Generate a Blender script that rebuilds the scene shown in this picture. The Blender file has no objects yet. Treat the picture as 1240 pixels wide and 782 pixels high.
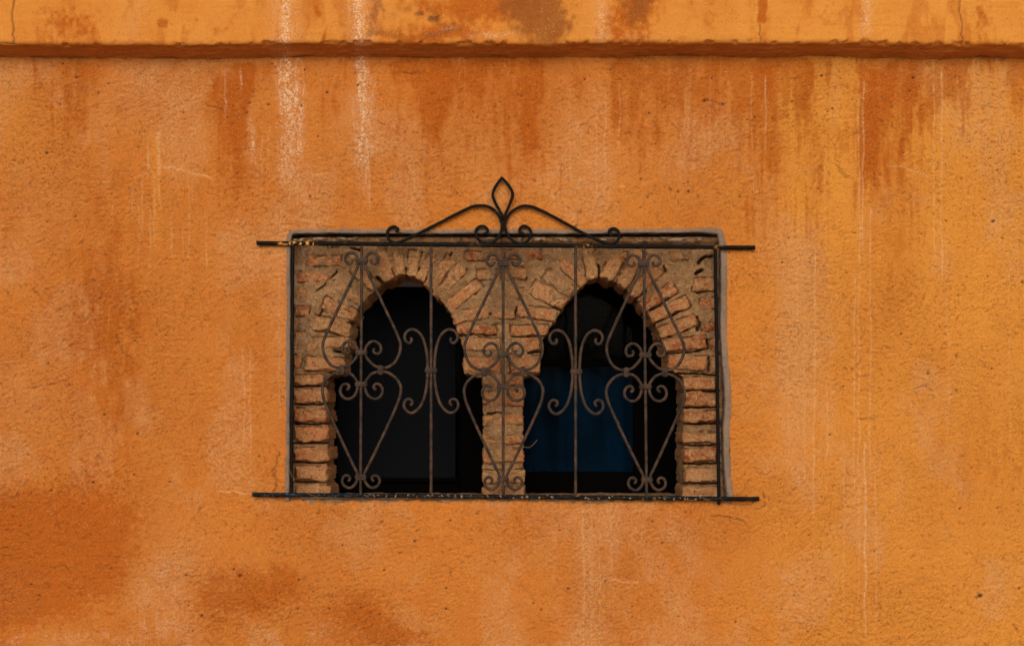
import bpy, math, random
import numpy as np
from mathutils import Vector, noise as mnoise

# ------------------------------------------------------------------ camera, sky, sun
scene = bpy.context.scene
TH = math.radians(4.0)                    # camera looks up a little
FPX = 1240 * 50.0 / 36.0                  # focal length in photo pixels
SLANT = FPX * 0.0025                      # one photo pixel is 2.5 mm on the wall
CY, CZ = -SLANT * math.cos(TH), -SLANT * math.sin(TH)
GROUND = CZ - 1.6

cam_d = bpy.data.cameras.new('camera')
cam_d.lens = 50.0
cam_d.sensor_width = 36.0
cam_d.clip_end = 2000
cam = bpy.data.objects.new('camera', cam_d)
scene.collection.objects.link(cam)
cam.location = (0, CY, CZ)
cam.rotation_euler = (math.pi / 2 + TH, 0, 0)
scene.camera = cam

SUN_EL, SUN_AZ = math.radians(22), math.radians(180 - 22)   # azimuth from +Y, the wall faces -Y
world = bpy.data.worlds.new('World')
scene.world = world
world.use_nodes = True
wn = world.node_tree
wn.nodes.clear()
wo = wn.nodes.new('ShaderNodeOutputWorld')
wb = wn.nodes.new('ShaderNodeBackground')
sk = wn.nodes.new('ShaderNodeTexSky')
sk.sky_type = 'NISHITA'
sk.sun_disc = False
sk.sun_elevation = SUN_EL
sk.sun_rotation = SUN_AZ
sk.air_density = 0.6
sk.dust_density = 6.0
sk.ozone_density = 0.6
wb.inputs['Strength'].default_value = 0.052
wn.links.new(sk.outputs['Color'], wb.inputs['Color'])
wn.links.new(wb.outputs['Background'], wo.inputs['Surface'])

sun_d = bpy.data.lights.new('sun', 'SUN')
sun_d.energy = 1.5
sun_d.angle = math.radians(42)
sun_d.color = (1.0, 0.93, 0.83)
sun = bpy.data.objects.new('sun', sun_d)
scene.collection.objects.link(sun)
sdir = Vector((math.sin(SUN_AZ) * math.cos(SUN_EL), math.cos(SUN_AZ) * math.cos(SUN_EL), math.sin(SUN_EL)))
sdir.x = -sdir.x
sun.rotation_euler = sdir.to_track_quat('Z', 'Y').to_euler()
sun.location = (-1, -3, 6)

scene.view_settings.view_transform = 'Standard'
scene.view_settings.look = 'None'
scene.view_settings.gamma = 1
scene.view_settings.exposure = 0.43

# ------------------------------------------------------------------ helpers
random.seed(7)
COL = scene.collection
ct, st = math.cos(TH), math.sin(TH)


def P(px, py, y):
    """point on the vertical plane at depth y that photo pixel (px, py) looks at"""
    dx, du = px - 620.0, 391.0 - py
    dy = -st * du + ct * FPX
    dz = ct * du + st * FPX
    t = (y - CY) / dy
    return Vector((dx * t, y, CZ + dz * t))


def proj(x, y, z):
    dy, dz = y - CY, z - CZ
    dep = dy * ct + dz * st
    return 620.0 + FPX * x / dep, 391.0 - FPX * (-st * dy + ct * dz) / dep


def hash2(ix, iz, seed):
    n = (ix.astype(np.int64) * 374761393 + iz.astype(np.int64) * 668265263 + seed * 974634541) & 0x7fffffff
    n = ((n ^ (n >> 13)) * 1274126177) & 0x7fffffff
    n = ((n ^ (n >> 16)) * 1103515245 + 12345) & 0x7fffffff
    return ((n >> 7) & 0xffff) / 65535.0


def vn(x, z, seed=0):
    x = np.asarray(x, float); z = np.asarray(z, float)
    x, z = np.broadcast_arrays(x, z)
    ix, iz = np.floor(x), np.floor(z)
    fx, fz = x - ix, z - iz
    fx = fx * fx * (3 - 2 * fx); fz = fz * fz * (3 - 2 * fz)
    a = hash2(ix, iz, seed); b = hash2(ix + 1, iz, seed)
    c = hash2(ix, iz + 1, seed); d = hash2(ix + 1, iz + 1, seed)
    return (a * (1 - fx) + b * fx) * (1 - fz) + (c * (1 - fx) + d * fx) * fz


def fbm(x, z, octv=4, seed=0, gain=0.5):
    s, amp, tot = 0, 1.0, 0
    for o in range(octv):
        s = s + amp * vn(x * 2 ** o + 17.3 * o, z * 2 ** o - 9.1 * o, seed + o * 13)
        tot += amp; amp *= gain
    return s / tot


def sstep(a, b, v):
    t = np.clip((v - a) / (b - a), 0, 1)
    return t * t * (3 - 2 * t)


def blob(px, py, cx, cy, rx, ry):
    return np.exp(-((px - cx) / rx) ** 2 - ((py - cy) / ry) ** 2)


def streak(px, py, x, y0, y1, w, wob=2.0, seed=1, soft=0.25):
    out = np.zeros(np.shape(px))
    m = (np.abs(px - x) < 3 * w + wob) & (py > y0 - 4) & (py < y1 + 5)
    qx, qy = px[m], py[m]
    xx = x + (fbm(qy / 35.0, qy * 0 + seed, 3, seed) - 0.5) * 2 * wob
    L = y1 - y0
    e = sstep(y0 - 3, y0 + 6, qy) * (1 - sstep(y1 - soft * L, y1 + 4, qy))
    out[m] = np.exp(-((qx - xx) / w) ** 2) * e
    return out


def segdist(px, py, pts):
    d = np.full(np.shape(px), 1e9)
    for (x0, y0), (x1, y1) in zip(pts[:-1], pts[1:]):
        vx, vy = x1 - x0, y1 - y0
        t = np.clip(((px - x0) * vx + (py - y0) * vy) / (vx * vx + vy * vy + 1e-9), 0, 1)
        d = np.minimum(d, np.hypot(px - x0 - t * vx, py - y0 - t * vy))
    return d


def inpoly(px, py, poly):
    ins = np.zeros(np.shape(px), bool)
    n = len(poly)
    for i in range(n):
        x0, y0 = poly[i]; x1, y1 = poly[(i + 1) % n]
        if y0 == y1:
            continue
        c = (y0 > py) != (y1 > py)
        xi = (x1 - x0) * (py - y0) / (y1 - y0) + x0
        ins ^= c & (px < xi)
    return ins


def link(ob, parent=None):
    COL.objects.link(ob)
    if parent is not None:
        ob.parent = parent
    return ob


def mesh_np(name, V, F, mat, parent=None, smooth=True, attrs=None):
    """V (n,3) array, F (m,4) array of quads"""
    V = np.asarray(V, np.float32); F = np.asarray(F, np.int32)
    me = bpy.data.meshes.new(name)
    me.vertices.add(len(V)); me.vertices.foreach_set('co', V.ravel())
    me.loops.add(F.size); me.loops.foreach_set('vertex_index', F.ravel())
    me.polygons.add(len(F))
    me.polygons.foreach_set('loop_start', np.arange(0, F.size, 4, dtype=np.int32))
    me.update(calc_edges=True)
    me.polygons.foreach_set('use_smooth', np.full(len(F), smooth, bool))
    for k, a in (attrs or {}).items():
        at = me.attributes.new(k, 'FLOAT', 'POINT')
        at.data.foreach_set('value', np.asarray(a, np.float32).ravel())
    me.materials.append(mat)
    me.validate()
    return link(bpy.data.objects.new(name, me), parent)


def grid_faces(nz, nx, keep=None):
    idx = np.arange(nz * nx).reshape(nz, nx)
    F = np.stack([idx[:-1, :-1], idx[:-1, 1:], idx[1:, 1:], idx[1:, :-1]], -1)
    if keep is None:
        return F.reshape(-1, 4), idx
    return F[keep], idx


def rim_edges(keep, idx):
    """edges of kept cells that border removed cells"""
    E = []
    k = keep
    a = k[:, :-1] != k[:, 1:]
    j, i = np.nonzero(a); E.append(np.stack([idx[j, i + 1], idx[j + 1, i + 1]], -1))
    a = k[:-1, :] != k[1:, :]
    j, i = np.nonzero(a); E.append(np.stack([idx[j + 1, i], idx[j + 1, i + 1]], -1))
    return np.concatenate(E)


def add_skirt(V, F, E, depth_y, jitter=0.0, attrs=None):
    used = np.unique(E)
    m = {}
    remap = np.full(len(V), -1, int); remap[used] = np.arange(len(used))
    n = len(V)
    A = V[used].copy(); rings = [A]
    for d in depth_y:
        B = V[used].copy(); B[:, 1] = d
        if jitter:
            B[:, 0] += (vn(B[:, 2] * 90, B[:, 0] * 0 + d * 200, 5) - .5) * jitter
            B[:, 2] += (vn(B[:, 0] * 90, B[:, 2] * 0 + d * 200, 6) - .5) * jitter
        rings.append(B)
    k = len(used)
    V2 = np.concatenate([V] + rings)
    Fs = [F]
    a, b = remap[E[:, 0]], remap[E[:, 1]]
    for r in range(len(rings) - 1):
        o = n + r * k
        Fs.append(np.stack([o + a, o + b, o + k + b, o + k + a], -1))
    if attrs is not None:
        for key in attrs:
            f = attrs[key].ravel()
            attrs[key] = np.concatenate([f] + [f[used]] * len(rings))
    return V2, np.concatenate(Fs)


# ------------------------------------------------------------------ materials
class NT:
    def __init__(self, name):
        self.m = bpy.data.materials.new(name)
        self.m.use_nodes = True
        self.t = self.m.node_tree
        self.b = self.t.nodes['Principled BSDF']
        self.tc = self.t.nodes.new('ShaderNodeTexCoord').outputs['Object']

    def n(self, kind, **kw):
        x = self.t.nodes.new(kind)
        for k, v in kw.items():
            if hasattr(x, k):
                setattr(x, k, v)
            else:
                x.inputs[k].default_value = v
        return x

    def l(self, a, b):
        self.t.links.new(a, b)

    def noise(self, scale, detail=4, rough=.55, vec=None, stretch=None):
        x = self.n('ShaderNodeTexNoise', Scale=scale, Detail=detail, Roughness=rough)
        v = vec or self.tc
        if stretch:
            mp = self.n('ShaderNodeMapping'); mp.inputs['Scale'].default_value = stretch
            self.l(v, mp.inputs['Vector']); v = mp.outputs['Vector']
        self.l(v, x.inputs['Vector'])
        return x.outputs['Fac']

    def ramp(self, fac, lo, hi):
        x = self.n('ShaderNodeMapRange'); x.interpolation_type = 'SMOOTHSTEP'
        x.inputs['From Min'].default_value = lo; x.inputs['From Max'].default_value = hi
        self.l(fac, x.inputs['Value'])
        return x.outputs['Result']

    def math(self, op, a, b):
        x = self.n('ShaderNodeMath', operation=op)
        for i, v in enumerate((a, b)):
            if isinstance(v, (int, float)):
                x.inputs[i].default_value = v
            else:
                self.l(v, x.inputs[i])
        x.use_clamp = op in ('MULTIPLY',)
        return x.outputs[0]

    def mix(self, fac, a, b, mode='MIX'):
        x = self.n('ShaderNodeMix', data_type='RGBA', blend_type=mode)
        for s, v in ((x.inputs['Factor'], fac), (x.inputs[6], a), (x.inputs[7], b)):
            if isinstance(v, (int, float)):
                s.default_value = v
            elif isinstance(v, tuple):
                s.default_value = (*v, 1)
            else:
                self.l(v, s)
        return x.outputs[2]

    def attr(self, name):
        x = self.n('ShaderNodeAttribute'); x.attribute_name = name
        return x.outputs['Fac']

    def bump(self, h, strength, dist):
        x = self.n('ShaderNodeBump', Strength=strength, Distance=dist)
        self.l(h, x.inputs['Height'])
        self.l(x.outputs['Normal'], self.b.inputs['Normal'])

    def out(self, color=None, rough=.9, spec=.2):
        if isinstance(color, tuple):
            self.b.inputs['Base Color'].default_value = (*color, 1)
        elif color is not None:
            self.l(color, self.b.inputs['Base Color'])
        if isinstance(rough, (int, float)):
            self.b.inputs['Roughness'].default_value = rough
        else:
            self.l(rough, self.b.inputs['Roughness'])
        self.b.inputs['Specular IOR Level'].default_value = spec
        return self.m


def mat_plaster():
    t = NT('orange_plaster')
    big = t.ramp(t.noise(2.2, 5), .3, .7)
    mid = t.ramp(t.noise(14, 5, .6), .3, .7)
    c = t.mix(big, (0.50, 0.153, 0.025), (0.57, 0.184, 0.030))
    c = t.mix(t.math('MULTIPLY', mid, .35), c, (0.57, 0.222, 0.042))
    c = t.mix(t.attr('pale_yellow'), c, (0.68, 0.280, 0.042))
    c = t.mix(t.math('MULTIPLY', t.attr('worn'), t.ramp(t.noise(120, 4, .75), .30, .66)), c, (0.60, 0.30, 0.125))
    c = t.mix(t.attr('stain'), c, (0.42, 0.098, 0.007))
    c = t.mix(t.attr('brown'), c, (0.25, 0.074, 0.014))
    c = t.mix(t.math('MULTIPLY', t.attr('lime'), t.ramp(t.noise(140, 5, .85), .44, .58)), c, (0.74, 0.54, 0.36))
    c = t.mix(t.math('MULTIPLY', t.attr('drip'), t.ramp(t.noise(130, 4, .7), .28, .52)), c, (0.70, 0.40, 0.18))
    # open pores, their shade put into the colour, and pale sand, in the render coat
    patch = t.ramp(t.noise(9, 5, .65), .30, .70)
    pores = t.ramp(t.noise(165, 4, .65), .565, .65)
    pores = t.math('MULTIPLY', pores, t.math('ADD', t.math('MULTIPLY', patch, .55), .16))
    pores = t.math('MULTIPLY', pores, t.attr('coarse'))
    c = t.mix(pores, c, (0.115, 0.038, 0.010))
    tiny = t.math('MULTIPLY', t.ramp(t.noise(300, 3, .6), .55, .66), t.attr('coarse'))
    c = t.mix(t.math('MULTIPLY', tiny, .45), c, (0.17, 0.060, 0.016))
    c = t.mix(t.math('MULTIPLY', t.ramp(t.noise(210, 3, .6, stretch=(1.1, 1, 1.2)), .58, .70), .42), c, (0.76, 0.42, 0.13))
    c = t.mix(t.attr('dirt_shade'), c, (0.045, 0.030, 0.020))
    h = t.math('ADD', t.noise(190, 5, .75), t.math('MULTIPLY', t.noise(520, 2, .6), .4))
    h = t.math('SUBTRACT', h, t.math('MULTIPLY', pores, .8))
    x = t.n('ShaderNodeBump', Distance=.006)
    t.l(h, x.inputs['Height']); t.l(t.math('MULTIPLY', t.attr('coarse'), .8), x.inputs['Strength'])
    t.l(x.outputs['Normal'], t.b.inputs['Normal'])
    return t.out(c, .88, .12)


def mat_mortar():
    t = NT('lime_mortar')
    c = t.mix(t.ramp(t.noise(15, 6, .7), .38, .62), (0.34, 0.185, 0.084), (0.52, 0.300, 0.142))
    c = t.mix(t.math('MULTIPLY', t.ramp(t.noise(70, 5, .8), .44, .60), .6), c, (0.27, 0.145, 0.066))
    c = t.mix(t.math('MULTIPLY', t.ramp(t.noise(30, 6, .75), .55, .66), .55), c, (0.42, 0.145, 0.045))
    # pebbles and pale lime lumps
    v = t.n('ShaderNodeTexVoronoi', Scale=75); t.l(t.tc, v.inputs['Vector'])
    peb = t.math('MULTIPLY', t.ramp(v.outputs['Distance'], .32, .2), t.ramp(t.noise(20, 3), .52, .6))
    c = t.mix(t.math('MULTIPLY', peb, .6), c, (0.66, 0.44, 0.24))
    c = t.mix(t.attr('whitewash'), c, (0.58, 0.43, 0.30))
    c = t.mix(t.math('MULTIPLY', t.ramp(t.noise(110, 5, .8), .565, .66), .75), c, (0.075, 0.038, 0.018))
    c = t.mix(t.math('MULTIPLY', t.ramp(t.noise(130, 5, .8), .56, .66), .65), c, (0.68, 0.45, 0.24))
    h = t.math('ADD', t.noise(150, 5, .85), t.math('MULTIPLY', t.noise(52, 5, .7), 1.6))
    t.bump(h, .9, .012)
    return t.out(c, .95, .08)


def mat_brick():
    t = NT('old_brick')
    oi = t.n('ShaderNodeObjectInfo')
    vec = t.n('ShaderNodeNewGeometry').outputs['Position']
    c = oi.outputs['Color']
    c = t.mix(t.math('MULTIPLY', t.ramp(t.noise(26, 5, .7, vec), .38, .62), .55), c, (0.56, 0.215, 0.075))
    c = t.mix(t.math('MULTIPLY', t.ramp(t.noise(62, 5, .75, vec), .48, .62), .5), c, (0.36, 0.085, 0.026))
    # lime and mortar left on the faces
    c = t.mix(t.math('MULTIPLY', t.ramp(t.noise(36, 6, .8, vec, (1.2, 1, 1.5)), .45, .55), .80), c, (0.55, 0.295, 0.125))
    c = t.mix(t.math('MULTIPLY', t.ramp(t.noise(120, 5, .8, vec), .54, .63), .75), c, (0.80, 0.52, 0.27))
    c = t.mix(t.math('MULTIPLY', t.ramp(t.noise(95, 5, .8, vec, (1, 1, 1.6)), .55, .63), .75), c, (0.15, 0.055, 0.022))
    c = t.mix(t.math('MULTIPLY', t.ramp(t.noise(48, 5, .75, vec, (1.4, 1, 1)), .60, .68), .8), c, (0.06, 0.030, 0.016))
    h = t.math('ADD', t.noise(150, 5, .85, vec), t.math('MULTIPLY', t.noise(50, 5, .7, vec), 1.6))
    t.bump(h, .9, .011)
    return t.out(c, .94, .08)


def mat_cement():
    t = NT('grey_cement')
    n1 = t.ramp(t.noise(9, 5, .6), .3, .7)
    n2 = t.ramp(t.noise(120, 4, .7), .5, .75)
    c = t.mix(n1, (0.225, 0.168, 0.128), (0.315, 0.225, 0.165))
    c = t.mix(t.math('MULTIPLY', n2, .55), c, (0.12, 0.080, 0.052))
    c = t.mix(t.math('MULTIPLY', t.ramp(t.noise(60, 5, .75), .56, .64), .7), c, (0.46, 0.21, 0.075))
    c = t.mix(t.math('MULTIPLY', t.ramp(t.noise(85, 5, .8), .58, .66), .6), c, (0.055, 0.036, 0.024))
    c = t.mix(t.attr('hole_shade'), c, (0.030, 0.020, 0.014))
    t.bump(t.noise(120, 5, .8), .9, .008)
    return t.out(c, .92, .08)


def mat_iron(name, base, dust, dust_amt, flecks=None, fl_lo=.6, fl_hi=.66, spec=.08):
    t = NT(name)
    vec = t.n('ShaderNodeNewGeometry').outputs['Position']
    n1 = t.ramp(t.noise(45, 5, .65, vec), .35, .7)
    n2 = t.ramp(t.noise(210, 4, .7, vec), .5, .7)
    c = t.mix(t.math('MULTIPLY', n1, dust_amt), base, dust)
    c = t.mix(t.math('MULTIPLY', n2, .45), c, tuple(v * .45 for v in dust))
    c = t.mix(t.math('MULTIPLY', t.ramp(t.noise(130, 3, .6, vec), .70, .75), .8), c, (0.34, 0.20, 0.10))
    if flecks:
        f = t.math('MULTIPLY', t.ramp(t.noise(95, 4, .7, vec), fl_lo, fl_hi), t.attr('fleck'))
        c = t.mix(f, c, flecks[0])
        if len(flecks) > 1:
            f2 = t.math('MULTIPLY', t.ramp(t.noise(120, 4, .7, vec, (1, 1.7, 2.1)), fl_lo, fl_hi), t.attr('fleck_cold'))
            c = t.mix(f2, c, flecks[1])
    t.bump(t.noise(260, 4, .7, vec), .5, .0016)
    t.b.inputs['Metallic'].default_value = 0.0
    return t.out(c, .55, spec)


def mat_plain(name, col, rough=.7, spec=.3, var=.3, scale=20):
    t = NT(name)
    c = t.mix(t.math('MULTIPLY', t.ramp(t.noise(scale, 5, .6), .3, .7), var), col, tuple(v * .5 for v in col))
    t.bump(t.noise(scale * 9, 3), .2, .001)
    return t.out(c, rough, spec)


M_PL, M_MO, M_BR, M_CE = mat_plaster(), mat_mortar(), mat_brick(), mat_cement()
M_IR = mat_iron('brown_dusty_iron', (0.009, 0.0055, 0.0035), (0.074, 0.035, 0.016), .95, spec=.25)
M_BK = mat_iron('black_painted_iron', (0.0025, 0.0024, 0.0024), (0.012, 0.009, 0.007), .5,
                [(0.62, 0.28, 0.06)], .52, .56)
M_BR_RAIL = mat_iron('chipped_black_iron', (0.0035, 0.0035, 0.004), (0.02, 0.014, 0.010), .6,
                     [(0.34, 0.25, 0.18), (0.06, 0.12, 0.21)], .56, .64)

# ------------------------------------------------------------------ setting: street and dark room
def simple(name, V, F, mat, parent=None):
    me = bpy.data.meshes.new(name); me.from_pydata([tuple(v) for v in V], [], F); me.materials.append(mat)
    me.update()
    return link(bpy.data.objects.new(name, me), parent)


def box_data(x0, x1, y0, y1, z0, z1):
    V = [(x0, y0, z0), (x1, y0, z0), (x1, y1, z0), (x0, y1, z0), (x0, y0, z1), (x1, y0, z1), (x1, y1, z1), (x0, y1, z1)]
    F = [(0, 3, 2, 1), (4, 5, 6, 7), (0, 1, 5, 4), (1, 2, 6, 5), (2, 3, 7, 6), (3, 0, 4, 7)]
    return V, F


m_street = mat_plain('street_paving', (0.40, 0.35, 0.30), .9, .2, .3, 3)
g = simple('street', [(-400, -400, GROUND), (400, -400, GROUND), (400, 400, GROUND), (-400, 400, GROUND)], [(0, 1, 2, 3)], m_street)
g['kind'] = 'structure'

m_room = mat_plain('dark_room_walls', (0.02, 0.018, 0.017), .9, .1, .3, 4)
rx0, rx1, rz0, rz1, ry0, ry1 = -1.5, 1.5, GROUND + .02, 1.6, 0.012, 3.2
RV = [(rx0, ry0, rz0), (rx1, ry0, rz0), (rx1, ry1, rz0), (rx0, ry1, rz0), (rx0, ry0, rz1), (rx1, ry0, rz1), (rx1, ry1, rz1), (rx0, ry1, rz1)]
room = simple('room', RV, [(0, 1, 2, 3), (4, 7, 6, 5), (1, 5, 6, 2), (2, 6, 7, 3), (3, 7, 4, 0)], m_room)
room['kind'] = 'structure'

# ------------------------------------------------------------------ house wall
def stain_fields(px, py):
    """stains, lime runs and drips, as shapes on the wall measured in units of 2.5 mm"""
    wx = px + (fbm(px / 60, py / 60, 4, 3) - .5) * 34
    wy = py + (fbm(px / 50, py / 50, 4, 4) - .5) * 34
    br = fbm(px / 22, py / 55, 5, 8)
    brr = fbm(px / 14, py / 14, 5, 9)
    S = 0.0
    # long runs below the ledge
    runs = [(48, 70, 125, 7, .6), (108, 72, 120, 11, .95), (96, 72, 175, 22, .45), (258, 80, 140, 6, 1), (286, 78, 180, 14, .9), (280, 90, 300, 22, .75),
            (300, 76, 140, 9, .7), (320, 75, 230, 18, .35), (395, 72, 200, 16, .35), (75, 100, 260, 40, .25),
            (478, 72, 165, 22, .55), (520, 72, 155, 28, .65), (560, 72, 190, 20, .45), (600, 72, 210, 18, .55), (640, 72, 235, 13, .75), (655, 72, 150, 10, .6),
            (715, 72, 120, 30, .4), (745, 76, 170, 8, .6), (768, 76, 215, 14, .65), (800, 74, 150, 22, .5), (830, 74, 120, 14, .6), (888, 74, 165, 14, .85), (905, 74, 140, 10, .5),
            (930, 74, 140, 9, .6), (974, 72, 145, 7, .95), (1004, 74, 120, 6, .8), (1045, 74, 330, 12, .3), (1072, 74, 230, 26, .55), (1098, 72, 150, 24, .75), (1128, 74, 165, 17, .85),
            (1100, 72, 105, 40, .7), (1226, 70, 100, 6, .9), (1000, 150, 330, 7, .35), (880, 120, 240, 20, .3), (985, 200, 330, 8, .35), (925, 160, 330, 25, .2), (500, 150, 270, 40, .22)]
    for k, (x, y0, y1, w, a) in enumerate(runs):
        S = S + a * streak(wx * .45 + px * .55, wy * .4 + py * .6, x, y0, y1, w, 3, 40 + k, .6)
    fib = fbm(px / 4.5, py / 70, 4, 15); gr = fbm(px / 4, py / 5, 3, 16)
    S = S + .95 * sstep(.42, .64, fbm(px / 48, py / 110, 4, 17)) * np.exp(-np.clip(py - 70, 0, 999) / 95) * sstep(430, 480, px) + .35 * sstep(.5, .66, fbm(px / 30, py / 150, 4, 18)) * np.exp(-np.clip(py - 70, 0, 999) / 160)
    S = sstep(.14, .66, np.minimum(S, 1.2) * np.clip(.25 + 1.7 * (br - .2), 0, 1.3) + .75 * (fib - .5) * sstep(.05, .3, S) + .45 * (gr - .5) * sstep(.05, .3, S))
    B = (1.0 * blob(wx, wy, 55, 640, 95, 50) + 1.0 * blob(wx, wy, 20, 665, 70, 60) + .8 * blob(wx, wy, 110, 690, 60, 50) + 1.0 * blob(wx, wy, 288, 722, 52, 40) + .7 * blob(wx, wy, 345, 705, 22, 24)
         + .95 * blob(wx, wy, 430, 740, 42, 26) + .9 * blob(wx, wy, 480, 772, 55, 20) + .8 * blob(wx, wy, 20, 725, 60, 50) + .35 * blob(wx, wy, 140, 600, 60, 60) + .4 * blob(wx, wy, 10, 285, 22, 40)
         + .3 * blob(wx, wy, 1085, 360, 50, 70) + .28 * blob(wx, wy, 130, 420, 40, 130) + .2 * blob(wx, wy, 700, 660, 220, 35) + .25 * blob(wx, wy, 860, 90, 250, 30) + .4 * blob(wx, wy, 560, 95, 110, 35)
         + .3 * blob(wx, wy, 640, 620, 60, 30))
    B = sstep(.20, .85, B * (.55 + .9 * brr) + 1.0 * (fbm(px / 3.5, py / 3.5, 4, 19, .7) - .5) * sstep(.05, .3, B))
    soft = (.75 * blob(wx, wy, 130, 390, 30, 120) + .35 * blob(wx, wy, 118, 400, 60, 170) + .45 * streak(wx, wy, 1075, 72, 470, 30, 5, 502, .6) + .3 * streak(wx, wy, 285, 72, 330, 24, 5, 503, .6) + .3 * streak(wx, wy, 640, 72, 270, 30, 5, 504, .6)
            + .25 * streak(wx, wy, 985, 72, 400, 14, 5, 505, .6) + .25 * streak(wx, wy, 925, 72, 380, 20, 5, 506, .6) + .35 * blob(wx, wy, 1200, 560, 60, 60) + .3 * blob(wx, wy, 560, 130, 120, 60))
    soft = soft * np.clip(.2 + 2.2 * (fbm(px / 7, py / 22, 5, 22) - .22), 0, 1.5)
    stain = np.clip(S * (.34 + .62 * fbm(px / 16, py / 50, 5, 24)) + B * .80 + np.clip(soft, 0, .7), 0, .95)
    # lime efflorescence below the ledge
    L = .64 * streak(px, py, 351, 66, 305, 20, 6, 94, .6) + .62 * streak(px, py, 440, 66, 305, 14, 6, 98, .6)
    for k, (x, y0, y1, w, al) in enumerate(((347, 66, 190, 3.0, .95), (341, 74, 275, 2.0, .7), (354, 70, 240, 1.8, .6), (360, 80, 290, 1.6, .6), (367, 74, 200, 1.6, .5), (336, 90, 230, 1.3, .45), (349, 150, 300, 2.0, .55), (374, 100, 230, 1.2, .4),
                                            (438, 66, 262, 3.2, 1.0), (434, 70, 180, 1.8, .7), (443, 80, 285, 2.0, .7), (450, 90, 270, 1.6, .5), (456, 110, 250, 1.2, .4), (428, 80, 200, 1.4, .45), (446, 170, 300, 1.6, .5),
                                            (305, 140, 215, 3.4, .6), (310, 150, 300, 1.6, .5), (318, 160, 290, 1.4, .45), (325, 150, 260, 1.2, .4), (273, 82, 170, 2, .6), (290, 80, 120, 2, .55), (299, 140, 205, 1.2, .4))):
        L = np.maximum(L, al * streak(px, py, x, y0, y1, w, 5, 400 + k, .55))
    L = L + .5 * blob(wx, wy, 705, 152, 9, 7) + .5 * blob(wx, wy, 750, 230, 5, 5) + .35 * blob(wx, wy, 884, 204, 12, 5)
    L = L + .42 * blob(wx, wy, 195, 765, 70, 26) + .34 * blob(wx, wy, 90, 774, 60, 14) + .34 * blob(wx, wy, 390, 768, 22, 16) + .35 * blob(wx, wy, 215, 705, 30, 40) + .4 * blob(wx, wy, 10, 770, 25, 10)
    fl = .4 * fbm(px / 3.2, py / 30, 4, 23) + .6 * fbm(px / 5, py / 8, 5, 21)
    lime = np.clip(1.25 * sstep(.12, .85, L * (.15 + 1.7 * (fl - .12))), 0, .95)
    # worn pinkish patches
    W = (.45 * blob(wx, wy, 165, 120, 40, 40) + .45 * blob(wx, wy, 700, 170, 25, 70) + .5 * streak(px, py, 828, 80, 260, 10, 5, 60, .6) + .8 * streak(px, py, 968, 290, 640, 15, 4, 61, .4)
         + .5 * streak(px, py, 948, 330, 600, 10, 4, 62, .5) + .65 * streak(px, py, 712, 612, 800, 16, 3, 63, .1) + .45 * streak(px, py, 740, 612, 760, 12, 4, 64, .5) + .5 * blob(wx, wy, 215, 700, 40, 60)
         + .35 * streak(px, py, 128, 140, 240, 6, 3, 65) + .3 * streak(px, py, 725, 100, 270, 14, 5, 66) + .25 * blob(wx, wy, 40, 250, 50, 60) + .35 * blob(wx, wy, 30, 480, 60, 50) + .4 * blob(wx, wy, 330, 290, 60, 40)
         + .45 * streak(px, py, 340, 240, 560, 12, 3, 67, .5) + .35 * streak(px, py, 1050, 0, 48, 8, 3, 68) + .25 * streak(px, py, 1010, 72, 170, 8, 3, 69) + .3 * blob(wx, wy, 600, 190, 200, 40))
    W = W + .75 * sstep(.50, .68, fbm(px / 55, py / 80, 5, 25)) * (.35 + .8 * fbm(px / 6, py / 10, 3, 26))
    worn = np.clip(W * (.5 + brr), 0, .85)
    yel = np.clip(sstep(820, 1020, wx) * .62 + sstep(1120, 1240, wx) * .2 + .5 * blob(wx, wy, 990, 190, 60, 110) + .45 * blob(wx, wy, 1170, 200, 60, 130)
                  + .35 * streak(px, py, 188, 155, 340, 7, 4, 70, .4) + .2 * blob(wx, wy, 700, 240, 120, 60) + .3 * blob(wx, wy, 10, 150, 60, 70), 0, .9) * (.6 + .6 * br)
    yel = np.clip(yel + .15 * (brr - .4), 0, .9)
    # thin drips
    D = np.zeros(np.shape(px))
    drips = [(986, 300, 650, 1.0, .75), (1002, 470, 565, .9, .6), (1022, 500, 782, .8, .35), (1034.5, 330, 620, .9, .6), (1040, 120, 782, 1.0, .6), (1053.5, 250, 600, .9, .65), (1048, 535, 790, 1.3, .95),
             (1060, 560, 782, .8, .5), (1148, 330, 540, .9, .35), (911, 90, 200, .8, .5), (927, 90, 185, 1.1, .6), (1131, 75, 330, 1.0, .7), (1140, 80, 360, 1.0, .75), (1045, 95, 330, 1.1, .7), (1212, 120, 320, .9, .45),
             (1000, 180, 330, 1, .35), (733, 110, 220, .9, .55), (750, 100, 200, .8, .5), (722, 130, 250, .8, .45), (706, 615, 790, 1.4, .6), (726, 615, 782, .9, .55), (741, 612, 700, 1.1, .5), (716, 640, 760, 3, .3),
             (295, 420, 560, .8, .45), (303, 420, 575, .8, .5), (338, 330, 530, .8, .3), (192, 158, 215, 3.2, .6), (180, 168, 215, 2.4, .4), (186, 210, 300, 1.4, .4), (173, 215, 285, 1.4, .4), (160, 225, 262, 1.6, .4), (168, 240, 330, 1, .4),
             (182, 250, 330, 1.2, .45), (193, 200, 255, 1.0, .5), (208, 265, 310, 1.4, .5), (228, 200, 330, 1.0, .45), (233, 205, 245, 1.6, .45), (250, 260, 330, 1.2, .4), (221, 270, 330, .9, .35), (136, 240, 275, 1.2, .35),
             (955, 420, 560, .8, .35), (974, 400, 600, .9, .35), (1222, 330, 560, .8, .3), (965, 300, 480, .8, .3), (860, 90, 190, .8, .3), (690, 100, 210, .8, .3), (770, 612, 690, .8, .25)]
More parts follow.
